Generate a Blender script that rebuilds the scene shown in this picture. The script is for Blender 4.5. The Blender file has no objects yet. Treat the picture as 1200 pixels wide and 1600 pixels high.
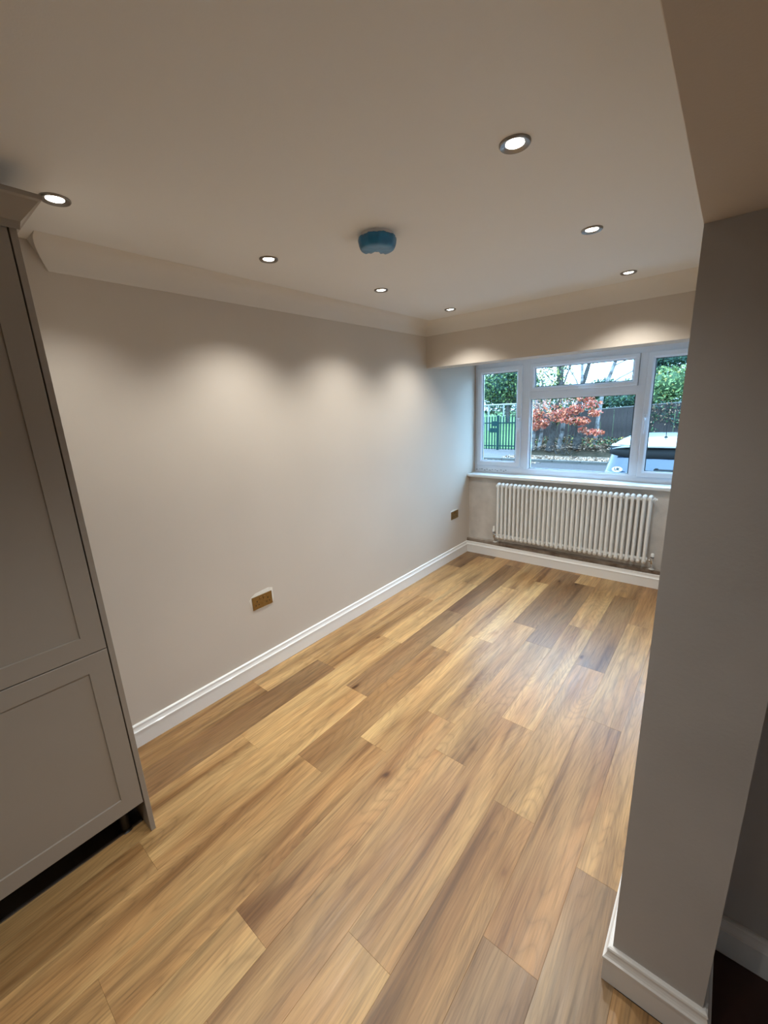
import bpy, bmesh, math, random
from mathutils import Vector, Matrix
random.seed(7)
S = bpy.context.scene
COL = S.collection
PI = math.pi

# ---------------------------------------------------------------- camera
FPX = 645.6
yaw, pitch, roll = math.radians(-39.9895), math.radians(-14.2108), math.radians(-2.7331)
fw = Vector((math.sin(yaw)*math.cos(pitch), math.cos(yaw)*math.cos(pitch), math.sin(pitch)))
rt = fw.cross(Vector((0, 0, 1))).normalized()
up = rt.cross(fw)
r2 = rt*math.cos(roll) + up*math.sin(roll)
u2 = -rt*math.sin(roll) + up*math.cos(roll)
cam = bpy.data.cameras.new('camera')
cam.sensor_fit = 'VERTICAL'
cam.sensor_height = 36.0
cam.lens = FPX*36.0/1600.0
cam.clip_start = 0.05
cam.clip_end = 300
cam_ob = bpy.data.objects.new('camera', cam)
COL.objects.link(cam_ob)
m = Matrix(((r2.x, u2.x, -fw.x), (r2.y, u2.y, -fw.y), (r2.z, u2.z, -fw.z))).to_4x4()
m.translation = Vector((2.18, 0.0, 1.645))
cam_ob.matrix_world = m
S.camera = cam_ob

# ---------------------------------------------------------------- world, lamps, exposure
LAMP_W = 22.5          # watts of one ceiling downlight
LAMP_COL = (1.0, 0.985, 0.94)
SKY_STRENGTH = 7.5
w = bpy.data.worlds.new('overcast_sky')
S.world = w
w.use_nodes = True
nt = w.node_tree
nt.nodes.clear()
out = nt.nodes.new('ShaderNodeOutputWorld')
bg = nt.nodes.new('ShaderNodeBackground')
tc = nt.nodes.new('ShaderNodeTexCoord')
nz = nt.nodes.new('ShaderNodeTexNoise')
nz.inputs['Scale'].default_value = 3.0
nz.inputs['Detail'].default_value = 5.0
cr = nt.nodes.new('ShaderNodeValToRGB')
cr.color_ramp.elements[0].position = 0.35
cr.color_ramp.elements[0].color = (0.36, 0.63, 0.95, 1)
cr.color_ramp.elements[1].position = 0.7
cr.color_ramp.elements[1].color = (0.45, 0.71, 1.0, 1)
nt.links.new(tc.outputs['Generated'], nz.inputs['Vector'])
nt.links.new(nz.outputs['Fac'], cr.inputs['Fac'])
nt.links.new(cr.outputs['Color'], bg.inputs['Color'])
# standard overcast sky: luminance rises smoothly from horizon to zenith as (1 + 2 sin h)
sx = nt.nodes.new('ShaderNodeSeparateXYZ')
nt.links.new(tc.outputs['Generated'], sx.inputs[0])
mx = nt.nodes.new('ShaderNodeMath'); mx.operation = 'MAXIMUM'; mx.inputs[1].default_value = 0.0
nt.links.new(sx.outputs['Z'], mx.inputs[0])
ma = nt.nodes.new('ShaderNodeMath'); ma.operation = 'MULTIPLY_ADD'
ma.inputs[1].default_value = 2.0*SKY_STRENGTH; ma.inputs[2].default_value = SKY_STRENGTH
nt.links.new(mx.outputs[0], ma.inputs[0])
nt.links.new(ma.outputs[0], bg.inputs['Strength'])
nt.links.new(bg.outputs[0], out.inputs[0])
S.view_settings.view_transform = 'Standard'
S.view_settings.look = 'None'
S.view_settings.gamma = 1.0
S.view_settings.use_curve_mapping = False
S.view_settings.exposure = 0.0

# ---------------------------------------------------------------- materials
def nodes(name):
    mt = bpy.data.materials.new(name)
    mt.use_nodes = True
    n = mt.node_tree
    return mt, n, n.nodes['Principled BSDF']

def mat(name, col, rough=0.6, metal=0.0, var=0.0, scale=6.0, bump=0.0, bscale=60.0, spec=None, col2=None, coat=0.0):
    mt, n, b = nodes(name)
    b.inputs['Base Color'].default_value = (*col, 1)
    b.inputs['Roughness'].default_value = rough
    b.inputs['Metallic'].default_value = metal
    b.inputs['Coat Weight'].default_value = coat
    if spec is not None:
        b.inputs['Specular IOR Level'].default_value = spec
    t = None
    if var or col2 or bump:
        t = n.nodes.new('ShaderNodeTexCoord')
    if var or col2:
        z = n.nodes.new('ShaderNodeTexNoise')
        z.inputs['Scale'].default_value = scale
        z.inputs['Detail'].default_value = 5
        n.links.new(t.outputs['Object'], z.inputs['Vector'])
        c = n.nodes.new('ShaderNodeValToRGB')
        c.color_ramp.elements[0].position = 0.35
        c.color_ramp.elements[1].position = 0.65
        a = col
        e = col2 if col2 else tuple(min(1, v*(1+var)) for v in col)
        if not col2:
            a = tuple(v*(1-var) for v in col)
        c.color_ramp.elements[0].color = (*a, 1)
        c.color_ramp.elements[1].color = (*e, 1)
        n.links.new(z.outputs['Fac'], c.inputs['Fac'])
        n.links.new(c.outputs['Color'], b.inputs['Base Color'])
    if bump:
        z2 = n.nodes.new('ShaderNodeTexNoise')
        z2.inputs['Scale'].default_value = bscale
        z2.inputs['Detail'].default_value = 4
        n.links.new(t.outputs['Object'], z2.inputs['Vector'])
        bp = n.nodes.new('ShaderNodeBump')
        bp.inputs['Strength'].default_value = bump
        bp.inputs['Distance'].default_value = 0.01
        n.links.new(z2.outputs['Fac'], bp.inputs['Height'])
        n.links.new(bp.outputs['Normal'], b.inputs['Normal'])
    return mt

def emit(name, col, s):
    mt, n, b = nodes(name)
    b.inputs['Base Color'].default_value = (0.8, 0.8, 0.8, 1)
    b.inputs['Emission Color'].default_value = (*col, 1)
    b.inputs['Emission Strength'].default_value = s
    return mt

def glass_mat():
    mt, n, b = nodes('window_glass')
    n.nodes.remove(b)
    o = n.nodes['Material Output']
    t = n.nodes.new('ShaderNodeBsdfTransparent')
    t.inputs['Color'].default_value = (0.90, 0.95, 0.965, 1)
    g = n.nodes.new('ShaderNodeBsdfGlossy')
    g.inputs['Roughness'].default_value = 0.02
    f = n.nodes.new('ShaderNodeFresnel')
    f.inputs['IOR'].default_value = 1.45
    x = n.nodes.new('ShaderNodeMixShader')
    gm = n.nodes.new('ShaderNodeNewGeometry')
    sb = n.nodes.new('ShaderNodeMath'); sb.operation = 'SUBTRACT'; sb.inputs[0].default_value = 1.0
    n.links.new(gm.outputs['Backfacing'], sb.inputs[1])
    ml = n.nodes.new('ShaderNodeMath'); ml.operation = 'MULTIPLY'
    n.links.new(f.outputs[0], ml.inputs[0]); n.links.new(sb.outputs[0], ml.inputs[1])
    n.links.new(ml.outputs[0], x.inputs[0])
    n.links.new(t.outputs[0], x.inputs[1])
    n.links.new(g.outputs[0], x.inputs[2])
    n.links.new(x.outputs[0], o.inputs['Surface'])
    return mt

def wood_mat():
    """oak-look vinyl plank: tone from the object's own colour, grain from object space"""
    mt, n, b = nodes('oak_plank')
    L = n.links.new
    def N(t): return n.nodes.new(t)
    def ramp(fac, stops):
        c = N('ShaderNodeValToRGB')
        e = c.color_ramp.elements
        while len(e) < len(stops): e.new(0.5)
        for k, (p, v) in enumerate(stops):
            e[k].position = p
            e[k].color = (v, v, v, 1) if not isinstance(v, tuple) else (*v, 1)
        L(fac, c.inputs['Fac'])
        return c.outputs['Color']
    def mul(a, c, f=1.0, mode='MULTIPLY'):
        x = N('ShaderNodeMix'); x.data_type = 'RGBA'; x.blend_type = mode
        x.inputs[0].default_value = f
        L(a, x.inputs[6]); L(c, x.inputs[7])
        return x.outputs[2]
    tc = N('ShaderNodeTexCoord'); oi = N('ShaderNodeObjectInfo')
    sc = N('ShaderNodeVectorMath'); sc.operation = 'SCALE'
    cb = N('ShaderNodeCombineXYZ')
    L(oi.outputs['Random'], cb.inputs[0]); L(oi.outputs['Random'], cb.inputs[1]); L(oi.outputs['Random'], cb.inputs[2])
    L(cb.outputs[0], sc.inputs[0]); sc.inputs['Scale'].default_value = 97.0
    ad = N('ShaderNodeVectorMath'); ad.operation = 'ADD'
    L(tc.outputs['Object'], ad.inputs[0]); L(sc.outputs[0], ad.inputs[1])
    def mapped(sx, sy, sz=1.0):
        mp = N('ShaderNodeMapping'); mp.inputs['Scale'].default_value = (sx, sy, sz)
        L(ad.outputs[0], mp.inputs['Vector'])
        return mp.outputs[0]
    def noise(v, s, d=4, dist=0.0):
        z = N('ShaderNodeTexNoise'); z.inputs['Scale'].default_value = s
        z.inputs['Detail'].default_value = d; z.inputs['Distortion'].default_value = dist
        L(v, z.inputs['Vector']); return z.outputs['Fac']
    # broad tonal streaks running the length of the plank
    broad = ramp(noise(mapped(1.0, 0.085), 9, 3, 0.5), [(0.33, (0.52, 0.43, 0.35)), (0.45, (0.88, 0.84, 0.79)), (0.55, (1.06, 1.05, 1.02)), (0.68, (1.28, 1.30, 1.28))])
    # cathedral figure: contour lines of a smooth noise
    fig = N('ShaderNodeMath'); fig.operation = 'MULTIPLY'; fig.inputs[1].default_value = 34.0
    L(noise(mapped(1.0, 0.12), 5.5, 1.5, 0.3), fig.inputs[0])
    fr = N('ShaderNodeMath'); fr.operation = 'PINGPONG'; fr.inputs[1].default_value = 0.5
    L(fig.outputs[0], fr.inputs[0])
    fcol = ramp(fr.outputs[0], [(0.0, 0.72), (0.10, 0.90), (0.25, 1.0), (0.5, 1.06)])
    fine = ramp(noise(mapped(1.0, 0.045), 210, 3), [(0.36, 0.62), (0.46, 0.95), (0.56, 1.02), (0.66, 1.22)])
    med = ramp(noise(mapped(1.0, 0.05), 48, 4, 0.8), [(0.34, 0.70), (0.47, 0.97), (0.60, 1.06), (0.72, 1.18)])
    # knots
    vo = N('ShaderNodeTexVoronoi'); vo.feature = 'F1'; vo.inputs['Scale'].default_value = 4.6
    mv = mapped(1.0, 0.42)
    wv = N('ShaderNodeVectorMath'); wv.operation = 'ADD'
    nzv = N('ShaderNodeTexNoise'); nzv.inputs['Scale'].default_value = 9
    L(mv, nzv.inputs['Vector'])
    s2 = N('ShaderNodeVectorMath'); s2.operation = 'SCALE'; s2.inputs['Scale'].default_value = 0.10
    L(nzv.outputs['Color'], s2.inputs[0]); L(mv, wv.inputs[0]); L(s2.outputs[0], wv.inputs[1])
    L(wv.outputs[0], vo.inputs['Vector'])
    kn = ramp(vo.outputs['Distance'], [(0.0, (0.20, 0.13, 0.08)), (0.035, (0.38, 0.28, 0.19)), (0.08, (0.80, 0.73, 0.65)), (0.20, (1.0, 1.0, 1.0))])
    # warm / red heart streaks
    hue = ramp(noise(mapped(1.0, 0.2), 7, 2, 0.5), [(0.40, (1.0, 1.0, 1.0)), (0.68, (1.02, 0.92, 0.86))])
    c = mul(oi.outputs['Color'], broad)
    c = mul(c, fcol, 0.6); c = mul(c, fine, 0.45); c = mul(c, med, 0.75); c = mul(c, kn); c = mul(c, hue)
    L(c, b.inputs['Base Color'])
    rr = ramp(noise(mapped(1.0, 0.06), 60, 3), [(0.3, 0.31), (0.7, 0.41)])
    L(rr, b.inputs['Roughness'])
    bp = N('ShaderNodeBump'); bp.inputs['Strength'].default_value = 0.12; bp.inputs['Distance'].default_value = 0.002
    L(noise(mapped(1.0, 0.04), 160, 3), bp.inputs['Height']); L(bp.outputs[0], b.inputs['Normal'])
    b.inputs['Specular IOR Level'].default_value = 0.5
    return mt

M = dict(
    wall=mat('beige_wall_paint', (0.60, 0.535, 0.46), 0.75, var=0.02, scale=1.5, bump=0.04, bscale=220),
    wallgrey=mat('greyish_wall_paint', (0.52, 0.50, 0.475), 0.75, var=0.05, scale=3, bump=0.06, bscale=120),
    plaster=mat('bare_plaster', (0.60, 0.565, 0.52), 0.85, var=0.13, scale=5, bump=0.15, bscale=60),
    ceil=mat('ceiling_paint', (0.80, 0.79, 0.765), 0.8, var=0.01, scale=1.2, bump=0.03, bscale=200),
    cove=mat('coving_paint', (0.74, 0.695, 0.63), 0.7),
    white=mat('white_gloss_paint', (0.84, 0.83, 0.80), 0.3, coat=0.2),
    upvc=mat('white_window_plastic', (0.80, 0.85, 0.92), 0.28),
    sill=mat('white_sill_board', (0.75, 0.77, 0.77), 0.3),
    gasket=mat('black_rubber_gasket', (0.012, 0.013, 0.014), 0.5),
    spacer=mat('dark_spacer_bar', (0.03, 0.045, 0.05), 0.4),
    glass=glass_mat(),
    wood=wood_mat(),
    sub=mat('dark_subfloor', (0.05, 0.035, 0.025), 0.9, col2=(0.10, 0.07, 0.045), scale=4, bump=0.3),
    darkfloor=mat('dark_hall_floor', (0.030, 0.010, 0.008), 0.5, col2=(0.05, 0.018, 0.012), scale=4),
    screed=mat('rough_screed', (0.16, 0.115, 0.082), 0.9, col2=(0.33, 0.27, 0.215), scale=9, bump=0.7, bscale=50),
    mortar=mat('pale_mortar', (0.34, 0.29, 0.24), 0.9, col2=(0.46, 0.41, 0.35), scale=14, bump=0.5, bscale=70),
    cabinet=mat('taupe_cabinet_paint', (0.335, 0.295, 0.25), 0.42, var=0.01),
    carcass=mat('dark_carcass', (0.03, 0.025, 0.02), 0.7),
    strip=mat('grey_edge_strip', (0.22, 0.19, 0.16), 0.6),
    rad=mat('white_radiator_enamel', (0.88, 0.89, 0.87), 0.28, coat=0.2),
    chrome=mat('chrome', (0.65, 0.64, 0.62), 0.12, metal=1.0),
    bezel=mat('brushed_nickel', (0.30, 0.28, 0.26), 0.28, metal=1.0),
    black=mat('black_plastic', (0.015, 0.015, 0.015), 0.4),
    brass=mat('antique_brass', (0.30, 0.205, 0.085), 0.34, metal=1.0, var=0.08, scale=60),
    patch=mat('unpainted_filler', (0.80, 0.77, 0.70), 0.8, var=0.04, scale=40),
    lamp=emit('led_lamp', (1.0, 0.95, 0.86), 14.0),
    alarmwhite=mat('detector_white', (0.85, 0.80, 0.77), 0.5),
    cover=mat('blue_dust_cover', (0.012, 0.145, 0.32), 0.38, col2=(0.02, 0.21, 0.42), scale=30, coat=0.15),
    smudge=mat('grey_smudge', (0.22, 0.25, 0.27), 0.8),
)

# ---------------------------------------------------------------- mesh helpers
def link(name, me, material=None, parent=None, loc=None, rot=None):
    o = bpy.data.objects.new(name, me)
    COL.objects.link(o)
    if material is not None:
        for x in (material if isinstance(material, (list, tuple)) else [material]):
            me.materials.append(x)
    if parent is not None:
        o.parent = parent
    if loc is not None: o.location = loc
    if rot is not None: o.rotation_euler = rot
    return o

def finish(bm, name, material=None, parent=None, loc=None, rot=None, smooth=False, angle=40):
    me = bpy.data.meshes.new(name)
    bmesh.ops.recalc_face_normals(bm, faces=bm.faces)
    if smooth:
        for f in bm.faces: f.smooth = True
        a = math.radians(angle)
        for e in bm.edges:
            if len(e.link_faces) == 2 and e.calc_face_angle(0) > a: e.smooth = False
    bm.to_mesh(me); bm.free()
    return link(name, me, material, parent, loc, rot)

def box(bm, a, b, bev=0.0, mi=0):
    r = bmesh.ops.create_cube(bm, size=1)
    vs = r['verts']
    c = [(a[i]+b[i])/2 for i in range(3)]; s = [abs(b[i]-a[i]) for i in range(3)]
    for v in vs: v.co = Vector((v.co[i]*s[i]+c[i] for i in range(3)))
    fs = {f for v in vs for f in v.link_faces}
    for f in fs: f.material_index = mi
    if bev > 0:
        es = {e for v in vs for e in v.link_edges}
        bmesh.ops.bevel(bm, geom=list(es), offset=bev, segments=2, affect='EDGES', profile=0.5)
    return bm

def bx(name, a, b, material, parent=None, bev=0.0):
    bm = bmesh.new(); box(bm, a, b, bev)
    return finish(bm, name, material, parent)

def lathe(bm, prof, c=(0, 0, 0), axis='Z', n=24, mi=0, cap=True):
    """prof: (radius, height) list"""
    rings = []
    for r, h in prof:
        ring = []
        for k in range(n):
            t = 2*PI*k/n
            x, y = r*math.cos(t), r*math.sin(t)
            p = {'Z': (x, y, h), 'X': (h, x, y), 'Y': (x, h, y)}[axis]
            ring.append(bm.verts.new((p[0]+c[0], p[1]+c[1], p[2]+c[2])))
        rings.append(ring)
    for a, b in zip(rings[:-1], rings[1:]):
        for k in range(n):
            f = bm.faces.new((a[k], a[(k+1) % n], b[(k+1) % n], b[k])); f.material_index = mi
    if cap:
        for ring in (rings[0], rings[-1]):
            f = bm.faces.new(ring); f.material_index = mi
    return bm

def tube(bm, pts, rad, n=8, mi=0):
    """rad: float or list"""
    pts = [Vector(p) for p in pts]
    if not isinstance(rad, (list, tuple)): rad = [rad]*len(pts)
    rings = []
    ref = Vector((0.13, 0.27, 0.95)).normalized()
    for i, p in enumerate(pts):
        d = (pts[min(i+1, len(pts)-1)]-pts[max(i-1, 0)]).normalized()
        r_ = ref if abs(d.dot(ref)) < 0.9 else Vector((1, 0, 0))
        u = d.cross(r_).normalized(); v = d.cross(u)
        rings.append([bm.verts.new(p+(u*math.cos(2*PI*k/n)+v*math.sin(2*PI*k/n))*rad[i]) for k in range(n)])
    for a, b in zip(rings[:-1], rings[1:]):
        for k in range(n):
            f = bm.faces.new((a[k], a[(k+1) % n], b[(k+1) % n], b[k])); f.material_index = mi
    for ring in (rings[0], rings[-1]):
        f = bm.faces.new(ring); f.material_index = mi
    return bm

def sweep(name, path, prof, material, first=0, last=None, side=1, parent=None, warp=None, smooth=False):
    """profile (out, z) swept along an xy polyline with mitred corners; out points to the left of travel * side"""
    P = [Vector(p) for p in path]
    n = len(P)
    last = n-1 if last is None else last
    bm = bmesh.new(); rings = []
    for i in range(n):
        d0 = (P[i]-P[i-1]).normalized() if i > 0 else None
        d1 = (P[i+1]-P[i]).normalized() if i < n-1 else None
        if d0 is None: d0 = d1
        if d1 is None: d1 = d0
        n0 = Vector((-d0.y, d0.x))*side; n1 = Vector((-d1.y, d1.x))*side
        mm = (n0+n1); mm = mm/(mm.length_squared/2) if mm.length > 1e-6 else n0
        # offset so that distance to both sides equals out
        mm = (n0+n1)/(1+n0.dot(n1))
        if first <= i <= last:
            ring = []
            for o, z in prof:
                q = P[i]+mm*o
                c = Vector((q.x, q.y, z))
                if warp: c = warp(i, c)
                ring.append(bm.verts.new(c))
            rings.append(ring)
    k = len(prof)
    for a, b in zip(rings[:-1], rings[1:]):
        for j in range(k):
            bm.faces.new((a[j], a[(j+1) % k], b[(j+1) % k], b[j]))
    bm.faces.new(rings[0]); bm.faces.new(rings[-1])
    o = finish(bm, name, material, parent, smooth=smooth, angle=28)
    return o

def tag(o, label=None, cat=None, group=None, kind=None):
    if label: o['label'] = label
    if cat: o['category'] = cat
    if group: o['group'] = group
    if kind: o['kind'] = kind
    return o
def struct(o, label=None):
    o['kind'] = 'structure'
    if label: o['label'] = label
    return o
def empty(name, loc=(0, 0, 0), rot=(0, 0, 0)):
    o = bpy.data.objects.new(name, None); COL.objects.link(o)
    o.empty_display_size = 0.05; o.location = loc; o.rotation_euler = rot
    return o
def copy_tree(o, parent=None):
    c = o.copy(); COL.objects.link(c)
    if parent is not None: c.parent = parent
    for ch in list(o.children): copy_tree(ch, c)
    return c

# ---------------------------------------------------------------- room shell
H = 2.335
struct(bx('wall_left', (-0.12, -3.0, -0.1), (0, 4.45, H+0.1), M['wall']), 'long plain beige wall on the left with two brass sockets')
struct(bx('wall_window', (0.0, 4.10, -0.1), (2.10, 4.30, 0.86), M['plaster']), 'low patchy plaster wall under the window behind the radiator')
struct(bx('wall_right', (2.10, 1.02, -0.1), (2.305, 4.45, H+0.1), M['wallgrey']), 'plain grey beige wall end with white skirting on the right')
struct(bx('wall_bulkhead', (0.0, 3.29, 1.967), (2.10, 3.50, H+0.05), M['wall']), 'deep beige downstand across the ceiling before the window')
struct(bx('wall_hall', (2.305, 1.30, -0.1), (3.5, 1.42, 1.96), M['wallgrey']), 'dark hall wall beyond the wall end at right')
struct(bx('wall_outer', (3.4, -3.0, -0.1), (3.5, 1.42, H+0.1), M['wallgrey']))
struct(bx('wall_back', (-0.12, -3.1, -0.1), (3.5, -3.0, H+0.1), M['wall']))
struct(bx('ceiling', (-0.12, -3.1, H), (2.10, 3.50, H+0.15), M['ceil']), 'flat matt ceiling with seven small downlights')
struct(bx('ceiling_alcove', (0.0, 3.50, 2.05), (2.10, 4.45, 2.20), M['ceil']))
struct(bx('ceiling_soffit', (2.10, -3.1, 1.935), (3.5, 1.30, H+0.15), M['wall']), 'lower dark ceiling soffit over the right-hand opening')
struct(bx('wall_outside', (-1.5, 4.30, -0.6), (3.6, 4.44, 0.893), M['plaster']))

SK = [(0, 0), (0.018, 0), (0.018, 0.081), (0.0205, 0.083), (0.0205, 0.090), (0.0165, 0.094), (0.0135, 0.100), (0.0115, 0.107),
      (0.0105, 0.114), (0.0125, 0.117), (0.0105, 0.122), (0.006, 0.125), (0, 0.125)]
wallpath = [(0.0, 0.389), (0.0, 4.05), (2.10, 4.05), (2.10, 1.02), (2.305, 1.02), (2.305, 1.30), (3.4, 1.30)]
struct(sweep('baseboard_left', wallpath, SK, M['white'], 0, 1, side=-1), 'white moulded skirting along the left wall')
struct(sweep('baseboard_window', wallpath, SK, M['white'], 1, 2, side=-1), 'white moulded skirting below the radiator')
struct(sweep('baseboard_right', wallpath, SK, M['white'], 2, 3, side=-1))
struct(sweep('baseboard_nib', wallpath, SK, M['white'], 3, 5, side=-1), 'white moulded skirting round the wall end at lower right')
struct(sweep('baseboard_hall', wallpath, SK, M['white'], 5, 6, side=-1), 'white skirting in the dark hall')

CV = [(0, H-0.103), (0.005, H-0.103), (0.007, H-0.096)]
for k in range(9):
    t = k/8*PI/2
    CV.append((0.095-0.088*math.cos(t), H-0.0035-0.0925*(1-math.sin(t))))
CV += [(0.112, H-0.0008), (0.112, H+0.002), (0, H+0.002)]
def warp_end(i, c):
    if i == 0: c.y -= (c.z-(H-0.103))*0.45
    return c
cpath = [(0.0, 0.586), (0.0, 3.29), (2.10, 3.29), (2.10, 1.05)]
struct(sweep('trim_1', cpath, CV, M['cove'], 0, 1, side=-1, warp=warp_end, smooth=True), 'curved coving along the top of the left wall')
struct(sweep('trim_2', cpath, CV, M['cove'], 1, 2, side=-1, smooth=True), 'curved coving along the top of the bulkhead')
struct(sweep('trim_3', cpath, CV, M['cove'], 2, 3, side=-1))

# rough ledge left showing between skirting and wall under the radiator
bm = bmesh.new()
nseg = 60
top = []
for i in range(nseg+1):
    x = 2.10*i/nseg
    j = lambda a: random.uniform(-a, a)
    top.append([(x, 4.052+j(0.002), 0.0), (x, 4.050+j(0.002), 0.100), (x, 4.052+j(0.003), 0.148+j(0.004)), (x, 4.060+j(0.003), 0.158+j(0.002)), (x, 4.082, 0.160+j(0.003)), (x, 4.104, 0.163+j(0.003)), (x, 4.104, 0.0)])
rings = [[bm.verts.new(p) for p in r] for r in top]
for a, b in zip(rings[:-1], rings[1:]):
    for k in range(6):
        f = bm.faces.new((a[k], a[k+1], b[k+1], b[k]))
        f.material_index = 1 if k >= 3 else 0
struct(finish(bm, 'trim_4', [M['screed'], M['mortar']]), 'rough brown screed ledge behind the skirting under the radiator')

# ---------------------------------------------------------------- floor: every plank its own piece
floor = struct(bx('floor', (-0.05, -3.0, -0.12), (2.35, 4.10, -0.012), M['sub']), 'oak-look plank floor')
struct(bx('floor_hall', (2.325, 0.93, -0.12), (3.5, 1.31, -0.001), M['darkfloor']), 'dark red-brown hall floor beyond the wall end')
PL, PW = 1.185, 0.1745
ends = {0: 3.554, 1: 1.586, 2: 2.073, 3: 1.506, 4: 2.173, 5: 1.257, 6: 1.619, 7: 1.419, 8: 1.812, 9: 2.523, 10: 2.068, 11: 1.272, 12: 0.45, 13: 0.9, 14: 0.2, 15: 0.7, 16: 1.1, 17: 0.3, 18: 0.6}
mid = (0.50, 0.325, 0.165)
tones = {  # (row, which plank counted from the given end) -> tone
    'light': (0.475, 0.302, 0.130), 'mid': (0.405, 0.248, 0.104), 'dark': (0.245, 0.145, 0.066), 'warm': (0.35, 0.205, 0.086), 'grey': (0.29, 0.190, 0.098)}
assign = {(0, 0): 'mid', (0, 1): 'dark', (0, -1): 'light', (0, -2): 'mid', (1, 0): 'dark', (1, 1): 'mid', (1, 2): 'mid', (1, 3): 'dark', (2, 0): 'light', (2, 1): 'light', (2, 2): 'mid', (2, -1): 'light',
          (3, 0): 'light', (3, 1): 'dark', (3, 2): 'dark', (4, 0): 'warm', (4, -1): 'mid', (4, 1): 'light', (4, 2): 'light', (4, -2): 'light', (5, 0): 'mid', (5, 1): 'light', (5, -1): 'mid', (5, 2): 'light',
          (6, 0): 'warm', (6, -1): 'light', (6, 1): 'mid', (6, 2): 'dark', (7, 0): 'mid', (7, 1): 'mid', (7, 2): 'dark', (8, 0): 'mid', (8, -1): 'light', (8, 1): 'light',
          (9, 0): 'mid', (9, 1): 'dark', (9, -1): 'warm', (10, -1): 'grey', (10, 0): 'warm', (10, 1): 'mid', (11, 0): 'grey', (11, 1): 'mid', (11, 2): 'mid', (11, -1): 'dark'}
plank_cache = {}
def plank_mesh(wd, ln):
    key = (round(wd, 4), round(ln, 4))
    if key not in plank_cache:
        bm = bmesh.new(); g = 0.00012; c = 0.0004
        vs = []
        for z, i in ((-0.0118, g), (-c, g), (0.0, g+c)):
            vs.append([bm.verts.new((x, y, z)) for x, y in ((i, i), (wd-i, i), (wd-i, ln-i), (i, ln-i))])
        for a, b in zip(vs[:-1], vs[1:]):
            for k in range(4): bm.faces.new((a[k], a[(k+1) % 4], b[(k+1) % 4], b[k]))
        bm.faces.new(vs[-1]); bm.faces.new(vs[0][::-1])
        me = bpy.data.meshes.new('plank'); bmesh.ops.recalc_face_normals(bm, faces=bm.faces); bm.to_mesh(me); bm.free()
        me.materials.append(M['wood'])
        plank_cache[key] = me
    return plank_cache[key]
def put_plank(x0, x1, y0, y1, tone):
    if y1-y0 < 0.02 or x1-x0 < 0.005: return
    me = plank_mesh(x1-x0, y1-y0)
    o = bpy.data.objects.new('plank', me); COL.objects.link(o)
    o.parent = floor; o.location = (x0, y0, 0)
    r = random.uniform(0.95, 1.05)
    o.color = (tone[0]*r, tone[1]*r, tone[2]*r, 1)
for row in range(-1, 19):
    x0, x1 = 0.022+PW*row, 0.022+PW*(row+1)
    e0 = ends.get(row, 1.0)
    if row == -1: x0, e0 = 0.004, 3.0
    for q in range(-5, 4):
        ye = e0+PL*q; ys = ye-PL
        lim = 4.045 if row <= 11 else (0.998 if row >= 13 else 1.0)
        xa, xb = x0, x1
        y0, y1 = max(ys, -2.95), min(ye, lim)
        if xb <= 0.462:           # runs into the cabinet plinth
            y0 = max(y0, 0.389)
        if xa < 0.462 < xb and y0 < 0.389:
            # clipped to the plinth line in front of the cabinet
            t = tones[assign.get((row, q), 'mid')]
            put_plank(0.462, xb, y0, min(y1, 0.389), t)
            y0 = 0.389
        if xa > 3.4: continue
        xb = min(xb, 3.4)
        t = tones[assign.get((row, q), random.choice(['light', 'mid', 'mid', 'warm', 'light']))]
        if row >= 12 : t = tones['warm']
        if y1 > y0: put_plank(xa, xb, y0, y1, t)
struct(bx('trim_5', (0.452, -1.2, -0.012), (0.461, 0.366, 0.004), M['strip']), 'thin grey strip where the planks stop under the cabinet')

# ---------------------------------------------------------------- window
win = struct(empty('window_1', (0, 4.23, 0.893)), 'white plastic three-light casement window')
W0 = Vector((0, -4.23, -0.893))
def wbox(bm, x0, x1, z0, z1, y0, y1, bev=0.003): box(bm, (x0, y0-4.23, z0-0.893), (x1, y1-4.23, z1-0.893), bev)
bm = bmesh.new()
ya, yb = 4.235, 4.30
for a in ((0.0, 0.035, 0.893, 2.05), (2.065, 2.10, 0.893, 2.05), (0.03, 2.07, 0.893, 0.950), (0.03, 2.07, 1.985, 2.05), (0.517, 0.599, 0.90, 2.03), (1.525, 1.588, 0.90, 2.03), (0.55, 1.57, 1.663, 1.728), (0.02, 0.56, 0.93, 0.9745)):
    wbox(bm, *a, ya+0.0004*(a[0]+a[2]), yb)
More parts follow.
